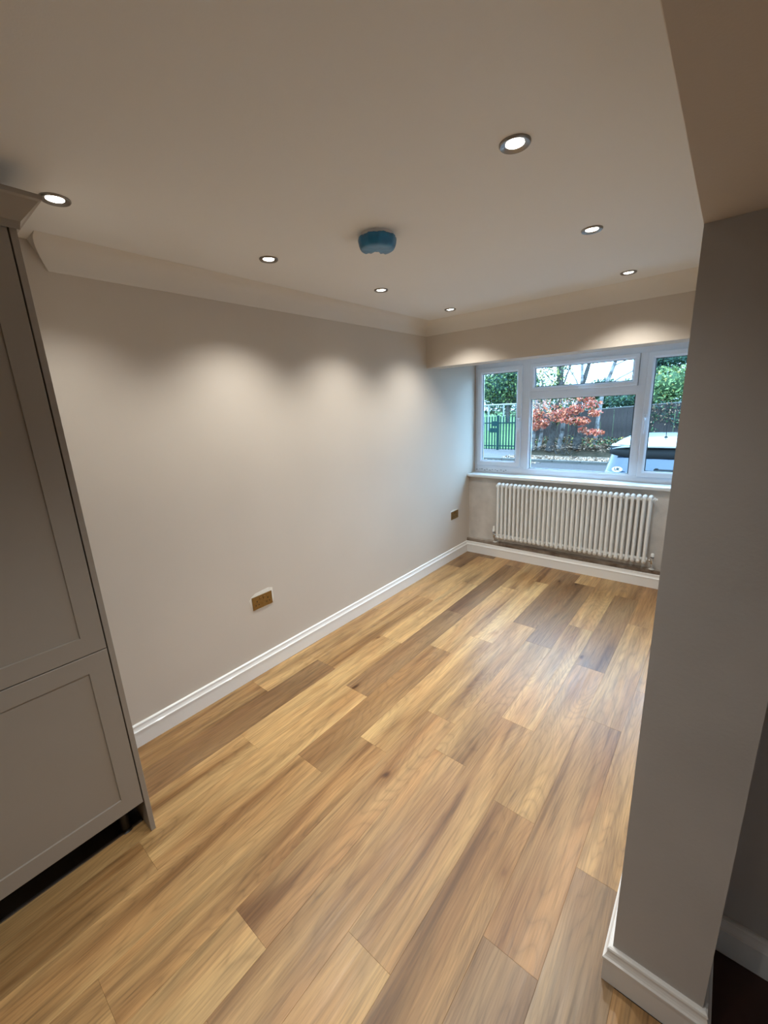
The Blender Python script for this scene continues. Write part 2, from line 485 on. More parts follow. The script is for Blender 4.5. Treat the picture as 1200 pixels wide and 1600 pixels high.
# stepped inner bead round the fixed centre light
for a in ((0.595, 0.610, 0.95, 1.665), (1.515, 1.530, 0.95, 1.665), (0.60, 1.525, 0.945, 0.960), (0.60, 1.525, 1.652, 1.667)):
    wbox(bm, *a, ya+0.012, yb)
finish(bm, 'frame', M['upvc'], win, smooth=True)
bx('pane', (0.602, 0.032, 0.058), (1.523, 0.038, 0.770), M['glass'], win)
bm = bmesh.new()
for x in (0.610, 1.507): box(bm, (x, 0.027, 0.067), (x+0.008, 0.031, 0.759))
for z in (0.067, 0.755): box(bm, (0.61, 0.027, z), (1.515, 0.031, z+0.005))
finish(bm, 'gasket', M['spacer'], win)
def sash(x0, x1, z0, z1, wd, yf):
    """opening light: chamfered frame + gasket + pane + handle"""
    bm = bmesh.new()
    prof = [(0.0, 0.030), (0.0, 0.004), (0.004, 0.0), (wd-0.016, 0.0), (wd-0.003, 0.010), (wd, 0.014), (wd, 0.050), (0.0, 0.050)]
    loops = []
    for (cx, cz, sx, sz) in ((x0, z0, 1, 1), (x1, z0, -1, 1), (x1, z1, -1, -1), (x0, z1, 1, -1)):
        loops.append([bm.verts.new((cx+sx*i, yf+d-4.23, cz+sz*i-0.893)) for i, d in prof])
    k = len(prof)
    for a in range(4):
        A, B = loops[a], loops[(a+1) % 4]
        for j in range(k): bm.faces.new((A[j], A[(j+1) % k], B[(j+1) % k], B[j]))
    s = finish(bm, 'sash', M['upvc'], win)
    zz = 0.893
    bx('pane', (x0+wd-0.004, yf+0.030-4.23, z0+wd-0.004-zz), (x1-wd+0.004, yf+0.036-4.23, z1-wd+0.004-zz), M['glass'], s)
    bm = bmesh.new(); g = 0.007
    xa, xb, za, zb = x0+wd, x1-wd, z0+wd, z1-wd
    for a in ((xa, xa+g, za, zb), (xb-g, xb, za, zb), (xa, xb, za, za+g*0.7), (xa, xb, zb-g*0.7, zb)):
        box(bm, (a[0], yf+0.024-4.23, a[2]-zz), (a[1], yf+0.029-4.23, a[3]-zz))
    finish(bm, 'gasket', M['spacer'], s)
    # dark seal round the outside of the sash
    bm = bmesh.new(); g = 0.003
    for a in ((x0-g, x0, z0-g, z1+g), (x1, x1+g, z0-g, z1+g), (x0, x1, z0-g, z0), (x0, x1, z1, z1+g)):
        box(bm, (a[0], yf+0.018-4.23, a[2]-zz), (a[1], yf+0.030-4.23, a[3]-zz))
    finish(bm, 'seal', M['gasket'], s)
    return s
def handle(s, x, z, yf, vertical=True, flip=1):
    """window handle: base plate, key boss and lever"""
    bm = bmesh.new(); z -= 0.893; y = yf-4.23
    lathe(bm, [(0.014, 0.0), (0.014, -0.010), (0.011, -0.013)], (x, y, z), 'Y', 16)
    if vertical:
        box(bm, (x-0.012, y-0.008, z-0.035), (x+0.012, y, z+0.035), 0.003)
        tube(bm, [(x, y-0.008, z), (x, y-0.032, z-0.004), (x, y-0.036, z-0.03), (x, y-0.034, z-0.125)], [0.009, 0.009, 0.008, 0.006], 8)
    else:
        box(bm, (x-0.035, y-0.008, z-0.010), (x+0.035, y, z+0.010), 0.003)
        tube(bm, [(x, y-0.008, z), (x+0.004*flip, y-0.032, z), (x+0.03*flip, y-0.036, z), (x+0.125*flip, y-0.034, z)], [0.009, 0.009, 0.008, 0.006], 8)
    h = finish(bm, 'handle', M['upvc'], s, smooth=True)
    bm = bmesh.new(); lathe(bm, [(0.006, 0.0), (0.006, -0.003)], (x, y-0.040, z), 'Y', 12)
    return h
YF = 4.218
sL = sash(0.032, 0.519, 0.972, 1.987, 0.056, YF)
sC = sash(0.600, 1.524, 1.726, 1.987, 0.042, YF)
sR = sash(1.586, 2.067, 0.942, 1.987, 0.052, YF)
handle(sL, 0.497, 1.47, YF)
handle(sR, 1.606, 1.45, YF)
handle(sC, 1.06, 1.747, YF, False)
bm = bmesh.new()
for i in range(12):
    x = 0.02+0.031*i+random.uniform(-0.006, 0.006); z = 0.912+random.choice((0.0, 0.011, 0.004))
    box(bm, (x, 0.0035, z-0.893), (x+random.uniform(0.012, 0.022), 0.0055, z+random.uniform(0.004, 0.008)-0.893))
tag(finish(bm, 'smudge_marks', M['smudge'], win), 'row of small grey smudges along the lower left of the frame', kind='stuff')
bm = bmesh.new(); box(bm, (0.0, 4.05, 0.862), (2.10, 4.30, 0.893), 0.008)
struct(finish(bm, 'trim_6', M['sill'], smooth=True), 'white window sill board')

# ---------------------------------------------------------------- radiator
rad = tag(empty('radiator', (0.0, 4.03, 0.16)), 'white two-column radiator below the window', 'radiator')
RY = 4.03
bm = bmesh.new()
zb, zt = 0.255, 0.792
for y in (-0.036, 0.020):
    tube(bm, [(0, y, zb-0.16), (0, y, zt-0.16)], 0.0122, 10)
for z, d in ((zt-0.16, 1), (zb-0.16, -1)):
    # rounded header joining the two columns
    pts = []
    for k in range(9):
        t = PI*k/8
        pts.append((0, -0.008-0.030*math.cos(t), z+d*0.020*math.sin(t)))
    tube(bm, pts, [0.0125, 0.0155, 0.0175, 0.018, 0.018, 0.018, 0.0175, 0.0155, 0.0125], 10)
    lathe(bm, [(0.0125, -0.0217), (0.0165, -0.012), (0.0185, 0), (0.0165, 0.012), (0.0125, 0.0217)], (0, -0.008, z-d*0.004), 'X', 12)
sec = finish(bm, 'column_section', M['rad'], rad, smooth=True, angle=50)
sec.location = (0.392, 0, 0)
for i in range(1, 32):
    c = sec.copy(); COL.objects.link(c); c.parent = rad; c.location = (0.392+0.0434*i, 0, 0)
xe = 0.392+0.0434*31
bm = bmesh.new()
lathe(bm, [(0.012, 0), (0.016, 0.003), (0.016, 0.012), (0.009, 0.016), (0.009, 0.028)], (xe+0.021, -0.008, zt-0.16), 'X', 12)
finish(bm, 'air_vent_plug', M['rad'], rad, smooth=True)
bm = bmesh.new()
lathe(bm, [(0.012, 0), (0.016, -0.003), (0.016, -0.010), (0.006, -0.014)], (0.392-0.021, -0.008, zt-0.16), 'X', 12)
finish(bm, 'blanking_plug', M['rad'], rad, smooth=True)
def valve(xv, s, tall):
    z = zb-0.16
    bm = bmesh.new()
    tube(bm, [(xv+s*0.030, -0.008, z), (xv, -0.008, z)], 0.008, 10)
    lathe(bm, [(0.0125, 0), (0.0125, 0.012)], (xv+s*0.012 if s > 0 else xv-0.024, -0.008, z), 'X', 6)
    lathe(bm, [(0.009, -0.030), (0.012, -0.022), (0.012, 0.018), (0.010, 0.022), (0.010, 0.026)], (xv, -0.008, z), 'Z', 12)
    tube(bm, [(xv, -0.008, z-0.028), (xv, 0.010, z-0.05), (xv, 0.030, 0.0)], 0.0075, 10)
    v = finish(bm, 'valve', M['chrome'], rad, smooth=True)
    bm = bmesh.new(); lathe(bm, [(0.0135, 0.026), (0.0135, 0.034)], (xv, -0.008, z), 'Z', 16)
    finish(bm, 'collar', M['black'], v)
    bm = bmesh.new()
    if tall:
        lathe(bm, [(0.014, 0.034), (0.016, 0.042), (0.0165, 0.064), (0.013, 0.072), (0.013, 0.088), (0.010, 0.096)], (xv, -0.008, z), 'Z', 16)
    else:
        lathe(bm, [(0.012, 0.034), (0.0135, 0.040), (0.0125, 0.060), (0.008, 0.066)], (xv, -0.008, z), 'Z', 16)
    finish(bm, 'valve_cap', M['rad'], v, smooth=True)
    bm = bmesh.new(); lathe(bm, [(0.022, 0.002), (0.022, 0.006), (0.010, 0.010)], (xv, 0.030, 0.0), 'Z', 16)
    finish(bm, 'pipe_collar', M['rad'], v, smooth=True)
valve(0.342, 1, True)
valve(1.795, -1, False)
for x in (0.392+0.0434*4.5, 0.392+0.0434*26.5):
    bm = bmesh.new()
    box(bm, (x-0.008, 0.03, 0.14), (x+0.008, 0.068, 0.16)); box(bm, (x-0.008, 0.03, 0.56), (x+0.008, 0.068, 0.58))
    box(bm, (x-0.012, 0.060, 0.10), (x+0.012, 0.0695, 0.60))
    finish(bm, 'wall_bracket', M['rad'], rad)

# ---------------------------------------------------------------- wall sockets
def socket(y, z, label):
    t = tag(empty('wall_socket', (0.0, y, z)), label, 'socket', 'brass double sockets on the left wall')
    bm = bmesh.new(); box(bm, (0.0005, -0.073, -0.043), (0.006, 0.073, 0.043), 0.002)
    finish(bm, 'face_plate', M['brass'], t)
    for s in (-1, 1):
        bm = bmesh.new(); box(bm, (0.006, s*0.013-0.008, 0.012), (0.0105, s*0.013+0.008, 0.030), 0.0015)
        finish(bm, 'switch', M['brass'], t)
        bm = bmesh.new()
        c = s*0.040
        box(bm, (0.0055, c-0.003, 0.004), (0.0066, c+0.003, 0.013))
        for d in (-1, 1): box(bm, (0.0055, c+d*0.011-0.0035, -0.018), (0.0066, c+d*0.011+0.0035, -0.0125))
        finish(bm, 'pin_holes', M['black'], t)
        bm = bmesh.new(); lathe(bm, [(0.0035, 0.006), (0.003, 0.0072)], (0, s*0.060, 0), 'X', 10)
        finish(bm, 'screw', M['brass'], t)
    return t
socket(1.346, 0.485, 'antique brass double wall socket with bare filler above it, midway along the left wall')
socket(3.775, 0.490, 'brass double wall socket low in the corner beside the radiator')
wl = bpy.data.objects['wall_left']
bm = bmesh.new()
pp = [(1.255, 0.518), (1.272, 0.442), (1.30, 0.436), (1.42, 0.437), (1.430, 0.47), (1.432, 0.545), (1.40, 0.556), (1.35, 0.553), (1.30, 0.548), (1.275, 0.535)]
vs = [bm.verts.new((0.0, a, b)) for a, b in pp]; vs2 = [bm.verts.new((0.0004, a, b)) for a, b in pp]
bm.faces.new(vs2)
for k in range(len(pp)): bm.faces.new((vs[k], vs[(k+1) % len(pp)], vs2[(k+1) % len(pp)], vs2[k]))
finish(bm, 'filler_patch', M['patch'], wl)
bm = bmesh.new()
pp = [(3.695, 0.45), (3.695, 0.545), (3.74, 0.552), (3.83, 0.546), (3.853, 0.53), (3.853, 0.44), (3.80, 0.443)]
vs = [bm.verts.new((0.0, a, b)) for a, b in pp]; vs2 = [bm.verts.new((0.0004, a, b)) for a, b in pp]
bm.faces.new(vs2)
finish(bm, 'filler_patch', M['patch'], wl)

# ---------------------------------------------------------------- downlights
def downlight_proto():
    t = empty('downlight', (0, 0, H))
    bm = bmesh.new()
    n = 40
    prof = [(0.0425, 0.0), (0.0425, -0.0035), (0.040, -0.0065), (0.0375, -0.0065), (0.0255, -0.0015), (0.0255, 0.0)]
    lathe(bm, prof, (0, 0, 0), 'Z', n, cap=False)
    finish(bm, 'bezel', M['bezel'], t, smooth=True, angle=30)
    bm = bmesh.new()
    lathe(bm, [(0.0255, -0.0012), (0.020, -0.0030), (0.012, -0.0045), (0.002, -0.005)], (0, 0, 0), 'Z', 32)
    finish(bm, 'lamp_lens', M['lamp'], t, smooth=True)
    return t
spot = bpy.data.lights.new('lamp_beam', 'SPOT')
spot.energy = LAMP_W; spot.color = LAMP_COL; spot.spot_size = math.radians(119); spot.spot_blend = 1.0
spot.shadow_soft_size = 0.03
spot_dim = spot.copy(); spot_dim.energy = LAMP_W*0.22
DL = [(0.432, 0.531, 'downlight in the ceiling beside the tall cabinet cornice'),
      (0.432, 1.340, 'downlight near the left wall, level with the blue-covered detector'),
      (0.442, 2.145, 'small downlight just beyond the blue-covered detector'),
      (0.445, 2.955, 'downlight nearest the left end of the bulkhead coving'),
      (1.625, 1.300, 'largest downlight in view, alone high on the ceiling'),
      (1.625, 2.122, 'middle downlight of the row along the right of the ceiling'),
      (1.617, 2.972, 'small downlight by the bulkhead coving at the right'),
      (1.62, 0.49, 'downlight of the right-hand row above the camera'),
      (1.62, -0.35, 'downlight of the right-hand row behind the camera'),
      (1.62, -1.20, 'downlight at the far end of the right-hand row behind the camera')]
proto = downlight_proto()
for i, (x, y, lab) in enumerate(DL):
    o = proto if i == 0 else copy_tree(proto)
    o.location = (x, y, H)
    tag(o, lab, 'downlight', 'recessed ceiling downlights')
    l = bpy.data.objects.new('lamp_beam', spot_dim if y < 0.5 else spot); COL.objects.link(l)
    l.parent = o; l.location = (0, 0, -0.035)

# ---------------------------------------------------------------- detector in a blue dust cover
det = tag(empty('smoke_detector', (0.955, 1.50, H)), 'round ceiling smoke detector wrapped in a torn blue cover', 'detector')
bm = bmesh.new()
lathe(bm, [(0.071, 0.0), (0.071, -0.010), (0.068, -0.014), (0.066, -0.034), (0.063, -0.044), (0.056, -0.048)], (0, 0, 0), 'Z', 40)
finish(bm, 'body', M['alarmwhite'], det, smooth=True)
bm = bmesh.new()
n = 72; prof = [(0.072, -0.012), (0.0775, -0.014), (0.0785, -0.020), (0.0765, -0.032), (0.0725, -0.044), (0.069, -0.051), (0.065, -0.0535), (0.048, -0.054), (0.020, -0.0545), (0.002, -0.0548)]
rings = []
for j, (r, z) in enumerate(prof):
    ring = []
    for k in range(n):
        t = 2*PI*k/n
        wob = 0.0013*math.sin(9*t+j*0.4)+0.0009*math.sin(23*t+j*0.3) if j < 5 else 0.0003*math.sin(7*t)
        ring.append(bm.verts.new(((r+wob)*math.cos(t), (r+wob)*math.sin(t), z+0.5*wob)))
    rings.append(ring)
tear = math.radians(140)
for j in range(len(prof)-1):
    for k in range(n):
        t = 2*PI*(k+0.5)/n
        d = abs((t-tear+PI) % (2*PI)-PI)
        lim = {2: 0.15, 3: 0.42, 4: 0.60, 5: 0.70, 6: 0.68, 7: 0.42}.get(j, 0)
        if d < lim: continue
        bm.faces.new((rings[j][k], rings[j][(k+1) % n], rings[j+1][(k+1) % n], rings[j+1][k]))
bm.faces.new(rings[-1])
cv = finish(bm, 'dust_cover', M['cover'], det, smooth=True, angle=60)
sm = cv.modifiers.new('thick', 'SOLIDIFY'); sm.thickness = 0.0012; sm.offset = 1

# ---------------------------------------------------------------- tall cabinet
cab = tag(empty('tall_cabinet', (0.27, 0.0, 0.0)), 'tall taupe shaker cabinet with two doors and a flared cornice at the left', 'cabinet')
CX = 0.27
def cbox(bm, a, b, bev=0.0): box(bm, (a[0]-CX, a[1], a[2]), (b[0]-CX, b[1], b[2]), bev)
bm = bmesh.new(); cbox(bm, (0.004, 0.370, 0.0), (0.541, 0.388, 2.203), 0.0012); finish(bm, 'end_panel', M['cabinet'], cab)
bm = bmesh.new(); cbox(bm, (0.004, -0.235, 0.150), (0.515, 0.366, 2.19)); finish(bm, 'carcass', M['carcass'], cab)
def shaker(z0, z1, y0=-0.233, y1=0.3665, xf=0.540):
    bm = bmesh.new()
    fr = 0.067; d = 0.005; xb = 0.519
    # frame front with recessed centre panel
    o = [(y0, z0), (y1, z0), (y1, z1), (y0, z1)]
    i_ = [(y0+fr, z0+fr), (y1-fr, z0+fr), (y1-fr, z1-fr), (y0+fr, z1-fr)]
    c = 0.0015
    oc = [(y0+c, z0+c), (y1-c, z0+c), (y1-c, z1-c), (y0+c, z1-c)]
    ring = lambda pts, x: [bm.verts.new((x-CX, a, b)) for a, b in pts]
    R = [ring(o, xb), ring(o, xf-c), ring(oc, xf), ring(i_, xf), ring([(a+s*0.002, b+t*0.002) for (a, b), (s, t) in zip(i_, ((1, 1), (-1, 1), (-1, -1), (1, -1)))], xf-d)]
    for A, B in zip(R[:-1], R[1:]):
        for k in range(4): bm.faces.new((A[k], A[(k+1) % 4], B[(k+1) % 4], B[k]))
    bm.faces.new(R[-1]); bm.faces.new(R[0][::-1])
    return finish(bm, 'door', M['cabinet'], cab)
shaker(0.155, 0.850)
shaker(0.8535, 2.185)
# flared cornice
cn = [(0, 2.200), (0.0, 2.186), (0.006, 2.183), (0.010, 2.203), (0.052, 2.252), (0.060, 2.256), (0.060, 2.268), (0.0, 2.268)]
sweep('cornice', [(0.541-CX, -0.9), (0.541-CX, 0.388), (0.0-CX+0.004, 0.388)], [(a, b) for a, b in cn], M['cabinet'], side=-1, parent=cab)
bm = bmesh.new(); cbox(bm, (0.004, -0.235, 2.19), (0.541, 0.388, 2.203)); finish(bm, 'top_board', M['cabinet'], cab)
for (x, y) in ((0.44, 0.31), (0.44, -0.18), (0.08, 0.31), (0.08, -0.18)):
    bm = bmesh.new(); lathe(bm, [(0.030, -0.012), (0.030, 0.0), (0.018, 0.008), (0.018, 0.14), (0.034, 0.150)], (x-CX, y, 0), 'Z', 16)
    finish(bm, 'foot', M['black'], cab, smooth=True)
# its neighbour, just out of frame, keeps the run going
cab2 = tag(empty('cabinet_housing', (0.27, -0.55, 0.0)), 'taupe cabinet run continuing beyond the left edge', 'cabinet')
bm = bmesh.new(); box(bm, (0.004-CX, -0.345, 0.150), (0.540-CX, 0.311, 2.203)); finish(bm, 'body', M['cabinet'], cab2)
for (x, y) in ((0.44, 0.2), (0.44, -0.28)):
    bm = bmesh.new(); lathe(bm, [(0.030, -0.012), (0.018, 0.008), (0.018, 0.14), (0.034, 0.150)], (x-CX, y, 0), 'Z', 12)
    finish(bm, 'foot', M['black'], cab2, smooth=True)


# ================================================================ OUTSIDE
GZ = -0.5
MO = dict(
    asphalt=mat('asphalt', (0.0458, 0.0374, 0.0349), 0.85, var=0.15, scale=8, bump=0.3, bscale=120, spec=0.12),
    path=mat('pale_path', (0.0780, 0.0663, 0.0624), 0.85, var=0.12, scale=5, spec=0.12),
    grass=mat('bright_grass', (0.0338, 0.0676, 0.0156), 0.9, col2=(0.0546, 0.0936, 0.0234), scale=1.2, spec=0.12),
    bank=mat('leafy_soil', (0.0208, 0.0177, 0.0104), 0.95, col2=(0.0468, 0.0338, 0.0208), scale=5, bump=0.6, bscale=25, spec=0.12),
    verge=mat('littered_verge', (0.0702, 0.0531, 0.0390), 0.95, col2=(0.1170, 0.0858, 0.0624), scale=10, bump=0.5, bscale=40, spec=0.12),
    kerb=mat('concrete_kerb', (0.0676, 0.0624, 0.0546), 0.85, var=0.1, scale=8, spec=0.12),
    birch=mat('birch_bark', (0.2330, 0.2257, 0.2184), 0.8, col2=(0.0510, 0.0473, 0.0437), scale=7, spec=0.12),
    bark=mat('grey_bark', (0.0286, 0.0260, 0.0234), 0.9, col2=(0.0676, 0.0624, 0.0572), scale=9, bump=0.5, spec=0.12),
    green_metal=mat('green_painted_steel', (0.0021, 0.0234, 0.0234), 0.4, spec=0.12),
    fence=mat('weathered_fence_board', (0.0327, 0.0266, 0.0249), 0.9, col2=(0.0585, 0.0468, 0.0429), scale=3, spec=0.12),
    fencecap=mat('pale_fence_rail', (0.0780, 0.0728, 0.0676), 0.8, spec=0.12),
    goal=mat('white_goal_paint', (0.2080, 0.2080, 0.2080), 0.5, spec=0.12),
    body=mat('silver_car_paint', (0.1040, 0.0988, 0.0936), 0.28, metal=0.35, coat=0.6),
    carglass=mat('dark_car_glass', (0.02, 0.03, 0.05), 0.08, spec=0.5),
    tyre=mat('tyre_rubber', (0.0104, 0.0104, 0.0104), 0.8, spec=0.12),
    red=mat('red_lamp_plastic', (0.2184, 0.0104, 0.0104), 0.2, spec=0.12),
    sticker=mat('white_sticker', (0.3900, 0.4056, 0.3952), 0.5, spec=0.12),
    shed=mat('dark_shed', (0.03, 0.04, 0.045), 0.8),
)
def leafmat(name, col, tr=0.25):
    mt, n, b = nodes(name)
    b.inputs['Base Color'].default_value = (*col, 1); b.inputs['Roughness'].default_value = 0.7; b.inputs['Specular IOR Level'].default_value = 0.15
    return mt
LM = dict(
    deep=leafmat('deep_green_leaf', (0.0206, 0.0439, 0.0282)), mid=leafmat('mid_green_leaf', (0.0516, 0.0902, 0.0388)), lite=leafmat('light_green_leaf', (0.1547, 0.2128, 0.0773)),
    yel=leafmat('yellow_leaf', (0.3224, 0.2579, 0.0773)), blue=leafmat('bluish_leaf', (0.0282, 0.0541, 0.0439)),
    red=leafmat('red_leaf', (0.34, 0.075, 0.052)), ora=leafmat('orange_leaf', (0.46, 0.13, 0.065)), pink=leafmat('faded_pink_leaf', (0.36, 0.17, 0.13)),
    tan=leafmat('tan_litter', (0.2096, 0.1290, 0.0806)), pale=leafmat('pale_litter', (0.3063, 0.2096, 0.1531)), rust=leafmat('rusty_litter', (0.1209, 0.0524, 0.0242)))
def rnd_in(c, r, shell=0.0):
    while True:
        p = Vector((random.uniform(-1, 1), random.uniform(-1, 1), random.uniform(-1, 1)))
        if shell <= p.length <= 1: return Vector((c[0]+p.x*r[0], c[1]+p.y*r[1], c[2]+p.z*r[2]))
def leaf_cloud(name, blobs, size, mats, parent=None, flat=False, weights=None):
    """blobs: (centre, radii, count[, shell]); every leaf a pointed quad with its own tilt"""
    V, F, I = [], [], []
    idx = list(range(len(mats)))
    for bl in blobs:
        c, r, n = bl[:3]; sh = bl[3] if len(bl) > 3 else 0.0
        for _ in range(n):
            p = rnd_in(c, r, sh)
            s = size*random.uniform(0.6, 1.3)
            a = Vector((random.gauss(0, 1), random.gauss(0, 1), random.gauss(0, 0.25 if flat else 1))).normalized()
            b = a.cross(Vector((random.gauss(0, 0.2), random.gauss(0, 0.2), 1)) if flat else Vector((random.gauss(0, 1), random.gauss(0, 1), random.gauss(0, 1)))).normalized()
            k = len(V)
            V += [p-a*s, p-b*s*0.5, p+a*s, p+b*s*0.5]
            F.append((k, k+1, k+2, k+3)); I.append(random.choices(idx, weights)[0])
    me = bpy.data.meshes.new(name); me.from_pydata([tuple(v) for v in V], [], F)
    for x in mats: me.materials.append(x)
    me.polygons.foreach_set('material_index', I)
    o = bpy.data.objects.new(name, me); COL.objects.link(o)
    if parent is not None: o.parent = parent
    o['kind'] = 'stuff'
    return o

def ground(name, x0, x1, y0, y1, z, material, label=None, th=0.2):
    return struct(bx(name, (x0, y0, z-th), (x1, y1, z), material), label)
ground('road', -30, 25, 4.44, 14.75, GZ, MO['asphalt'], 'blue-grey asphalt drive and road outside')
ground('path', -30, -4.45, 14.95, 18.3, GZ+0.02, MO['path'], 'pale path leading to the green gate')
ground('verge', -4.45, 25, 14.95, 16.5, GZ+0.03, MO['verge'], 'verge strewn with fallen leaves')
ground('verge_near_gate', -30, -4.3, 14.0, 14.78, GZ+0.012, MO['verge'])
ground('field', -60, 40, 18.3, 95, GZ+0.04, MO['grass'], 'bright green playing field beyond the gate')
# kerb stones
kerb = struct(bx('kerb', (-30, 14.75, GZ-0.2), (25, 14.95, GZ+0.02), MO['kerb']), 'low concrete kerb along the leafy verge')
kp = bx('kerb_stone', (0.006, 0.0, 0.0), (0.914, 0.15, 0.09), MO['kerb'], kerb, bev=0.01)
kp.location = (-8.0, 14.77, GZ+0.0)
for i in range(1, 13):
    c = kp.copy(); COL.objects.link(c); c.parent = kerb; c.location = (-8.0+0.92*i, 14.77, GZ)
# bank
bm = bmesh.new(); nx, ny = 60, 8; g = []
for i in range(nx+1):
    x = -4.45+ (25+4.45)*i/nx if i > 40 else -4.45+0.2*i
    if i > 40: x = 3.55+(25-3.55)*(i-40)/20
    g.append([bm.verts.new((x, 16.4+2.4*j/ny, GZ-0.02+0.40*math.sin(PI/2*min(1, j/6))**1.2*(0.6 if i == 0 else 1)+random.uniform(-0.03, 0.03))) for j in range(ny+1)])
for i in range(nx):
    for j in range(ny): bm.faces.new((g[i][j], g[i+1][j], g[i+1][j+1], g[i][j+1]))
struct(finish(bm, 'bank', MO['bank'], smooth=True), 'low earth bank at the foot of the fence')
tag(leaf_cloud('fallen_leaves', [((x, 15.65, GZ+0.045), (0.7, 0.72, 0.012), 420) for x in [-4.0+0.9*k for k in range(8)]]+[((x, 14.4, GZ+0.03), (0.9, 0.35, 0.01), 160) for x in (-7.5, -6.4, -5.3, -4.6, -3.6)]+[((x, 17.0, GZ+0.32), (0.7, 0.6, 0.14), 160) for x in [-4.0+0.9*k for k in range(7)]], 0.05,
    [LM['tan'], LM['pale'], LM['rust']], flat=True, weights=[5, 4, 2]), 'tan and rust fallen leaves on the verge', 'leaves')
tag(leaf_cloud('undergrowth', [((-4.0+0.45*k, 17.55+random.uniform(-0.3, 0.3), GZ+0.5), (0.4, 0.35, random.uniform(0.12, 0.28)), 170) for k in range(14)], 0.055,
    [LM['mid'], LM['deep'], LM['rust'], LM['yel'], LM['tan']], weights=[3, 4, 3, 1, 3]), 'low scrubby undergrowth along the foot of the fence', 'undergrowth')

# ---- board fence, each board a piece
fn = struct(empty('board_fence', (-4.6, 18.6, GZ)), 'tall weathered grey board fence behind the shrub')
bd = bmesh.new(); box(bd, (0.0, -0.012, 0), (0.1505, 0.010, 1.0), 0.005)
bme = bpy.data.meshes.new('board'); bd.to_mesh(bme); bd.free(); bme.materials.append(MO['fence'])
def ftop(x): return 1.02+0.060*(x+4.6)
for i in range(78):
    x = -4.6+0.152*i
    o = bpy.data.objects.new('board', bme); COL.objects.link(o); o.parent = fn
    o.location = (x+4.6, random.uniform(-0.006, 0.006), 0.0); o.scale = (1, 1, min(ftop(x), 1.5)-GZ-0.03+random.uniform(-0.01, 0.01))
    o.rotation_euler = (0, random.uniform(-0.006, 0.006), 0)
for k in range(6):
    xa, xb = -4.6+2.0*k, -4.6+2.0*(k+1)
    za, zb_ = min(ftop(xa), 1.5)-GZ-0.02, min(ftop(xb), 1.5)-GZ-0.02
    bm = bmesh.new(); tube(bm, [(xa+4.6, 0, za), (xb+4.6, 0, zb_)], 0.03, 4); finish(bm, 'top_rail', MO['fencecap'], fn)

# ---- green palisade gate
gt = tag(empty('palisade_gate', (-5.95, 18.0, GZ)), 'green steel palisade gate standing before the bright field', 'gate')
def pale_mesh(h):
    bm = bmesh.new()
    pts = [(-0.030, 0), (0.030, 0), (0.030, h-0.09), (0.018, h-0.02), (0.010, h-0.055), (0, h), (-0.010, h-0.055), (-0.018, h-0.02), (-0.030, h-0.09)]
    a = [bm.verts.new((x, -0.004, z)) for x, z in pts]; b = [bm.verts.new((x, 0.004, z)) for x, z in pts]
    bm.faces.new(a); bm.faces.new(b[::-1])
    for k in range(len(pts)): bm.faces.new((a[k], a[(k+1) % len(pts)], b[(k+1) % len(pts)], b[k]))
    bmesh.ops.recalc_face_normals(bm, faces=bm.faces)
    me = bpy.data.meshes.new('pale'); bm.to_mesh(me); bm.free(); me.materials.append(MO['green_metal']); return me
pme = pale_mesh(1.50)
for i in range(-16, 12):
    if i == 0: continue
    o = bpy.data.objects.new('pale', pme); COL.objects.link(o); o.parent = gt; o.location = (0.135*i, -0.03, 0.04)
for z in (0.20, 1.22):
    bm = bmesh.new(); box(bm, (-2.2, -0.02, z-0.025), (1.55, 0.02, z+0.025)); finish(bm, 'rail', MO['green_metal'], gt)
for x in (0.0, 1.6, -2.25):
    bm = bmesh.new(); box(bm, (x-0.05, -0.05, -0.05), (x+0.05, 0.05, 1.55), 0.005); finish(bm, 'post', MO['green_metal'], gt)
bm = bmesh.new(); box(bm, (-0.36, -0.055, 0.80), (0.0, -0.035, 1.0), 0.005); finish(bm, 'lock_plate', MO['green_metal'], gt)
bm = bmesh.new(); box(bm, (-0.30, -0.055, 1.08), (0.05, -0.03, 1.30), 0.005); finish(bm, 'bolt_housing', MO['green_metal'], gt)

# ---- goal on the field
gl = tag(empty('goal_frame', (-12.3, 30.0, GZ)), 'white goal frame on the field behind the gate', 'goal')
for (a, b, nm) in (((-1.8, 0, 1.93), (2.6, 0, 1.93), 'crossbar'), ((0.15, 0, 0), (0.15, 0, 1.93), 'upright'), ((1.35, 0, 0), (1.35, 0, 1.93), 'upright'), ((-1.8, 0, 0), (-1.8, 0, 1.93), 'upright'), ((2.6, 0, 0), (2.6, 0, 1.93), 'upright')):
    bm = bmesh.new(); tube(bm, [a, b], 0.06, 8); finish(bm, nm, MO['goal'], gl)

# ---- birches
def birch(name, label, stems, leaves=None, mats=None, size=0.05, material='birch', group='slim birches by the fence'):
    x0, y0, z0 = stems[0][0][0]
    t = tag(empty(name, (x0, y0, z0)), label, 'tree', group)
    T = Vector((x0, y0, z0))
    for k, st in enumerate(stems):
        bm = bmesh.new()
        P = [Vector(p)-T for p in st[0]]; R = st[1]
        fine, rr = [], []
        for a in range(len(P)-1):
            for q in range(4):
                u = q/4; fine.append(P[a].lerp(P[a+1], u)+Vector((random.uniform(-.012, .012), random.uniform(-.012, .012), 0))); rr.append((R[a]*(1-u)+R[a+1]*u)*random.uniform(0.93, 1.07))
        fine.append(P[-1]); rr.append(R[-1])
        tube(bm, fine, rr, 8)
        finish(bm, 'trunk' if k == 0 else 'branch', MO[st[2] if len(st) > 2 else material], t, smooth=True)
    if leaves:
        o = leaf_cloud('foliage', [(Vector(b[0])-T, *b[1:]) for b in leaves], size, mats, t)
    return t
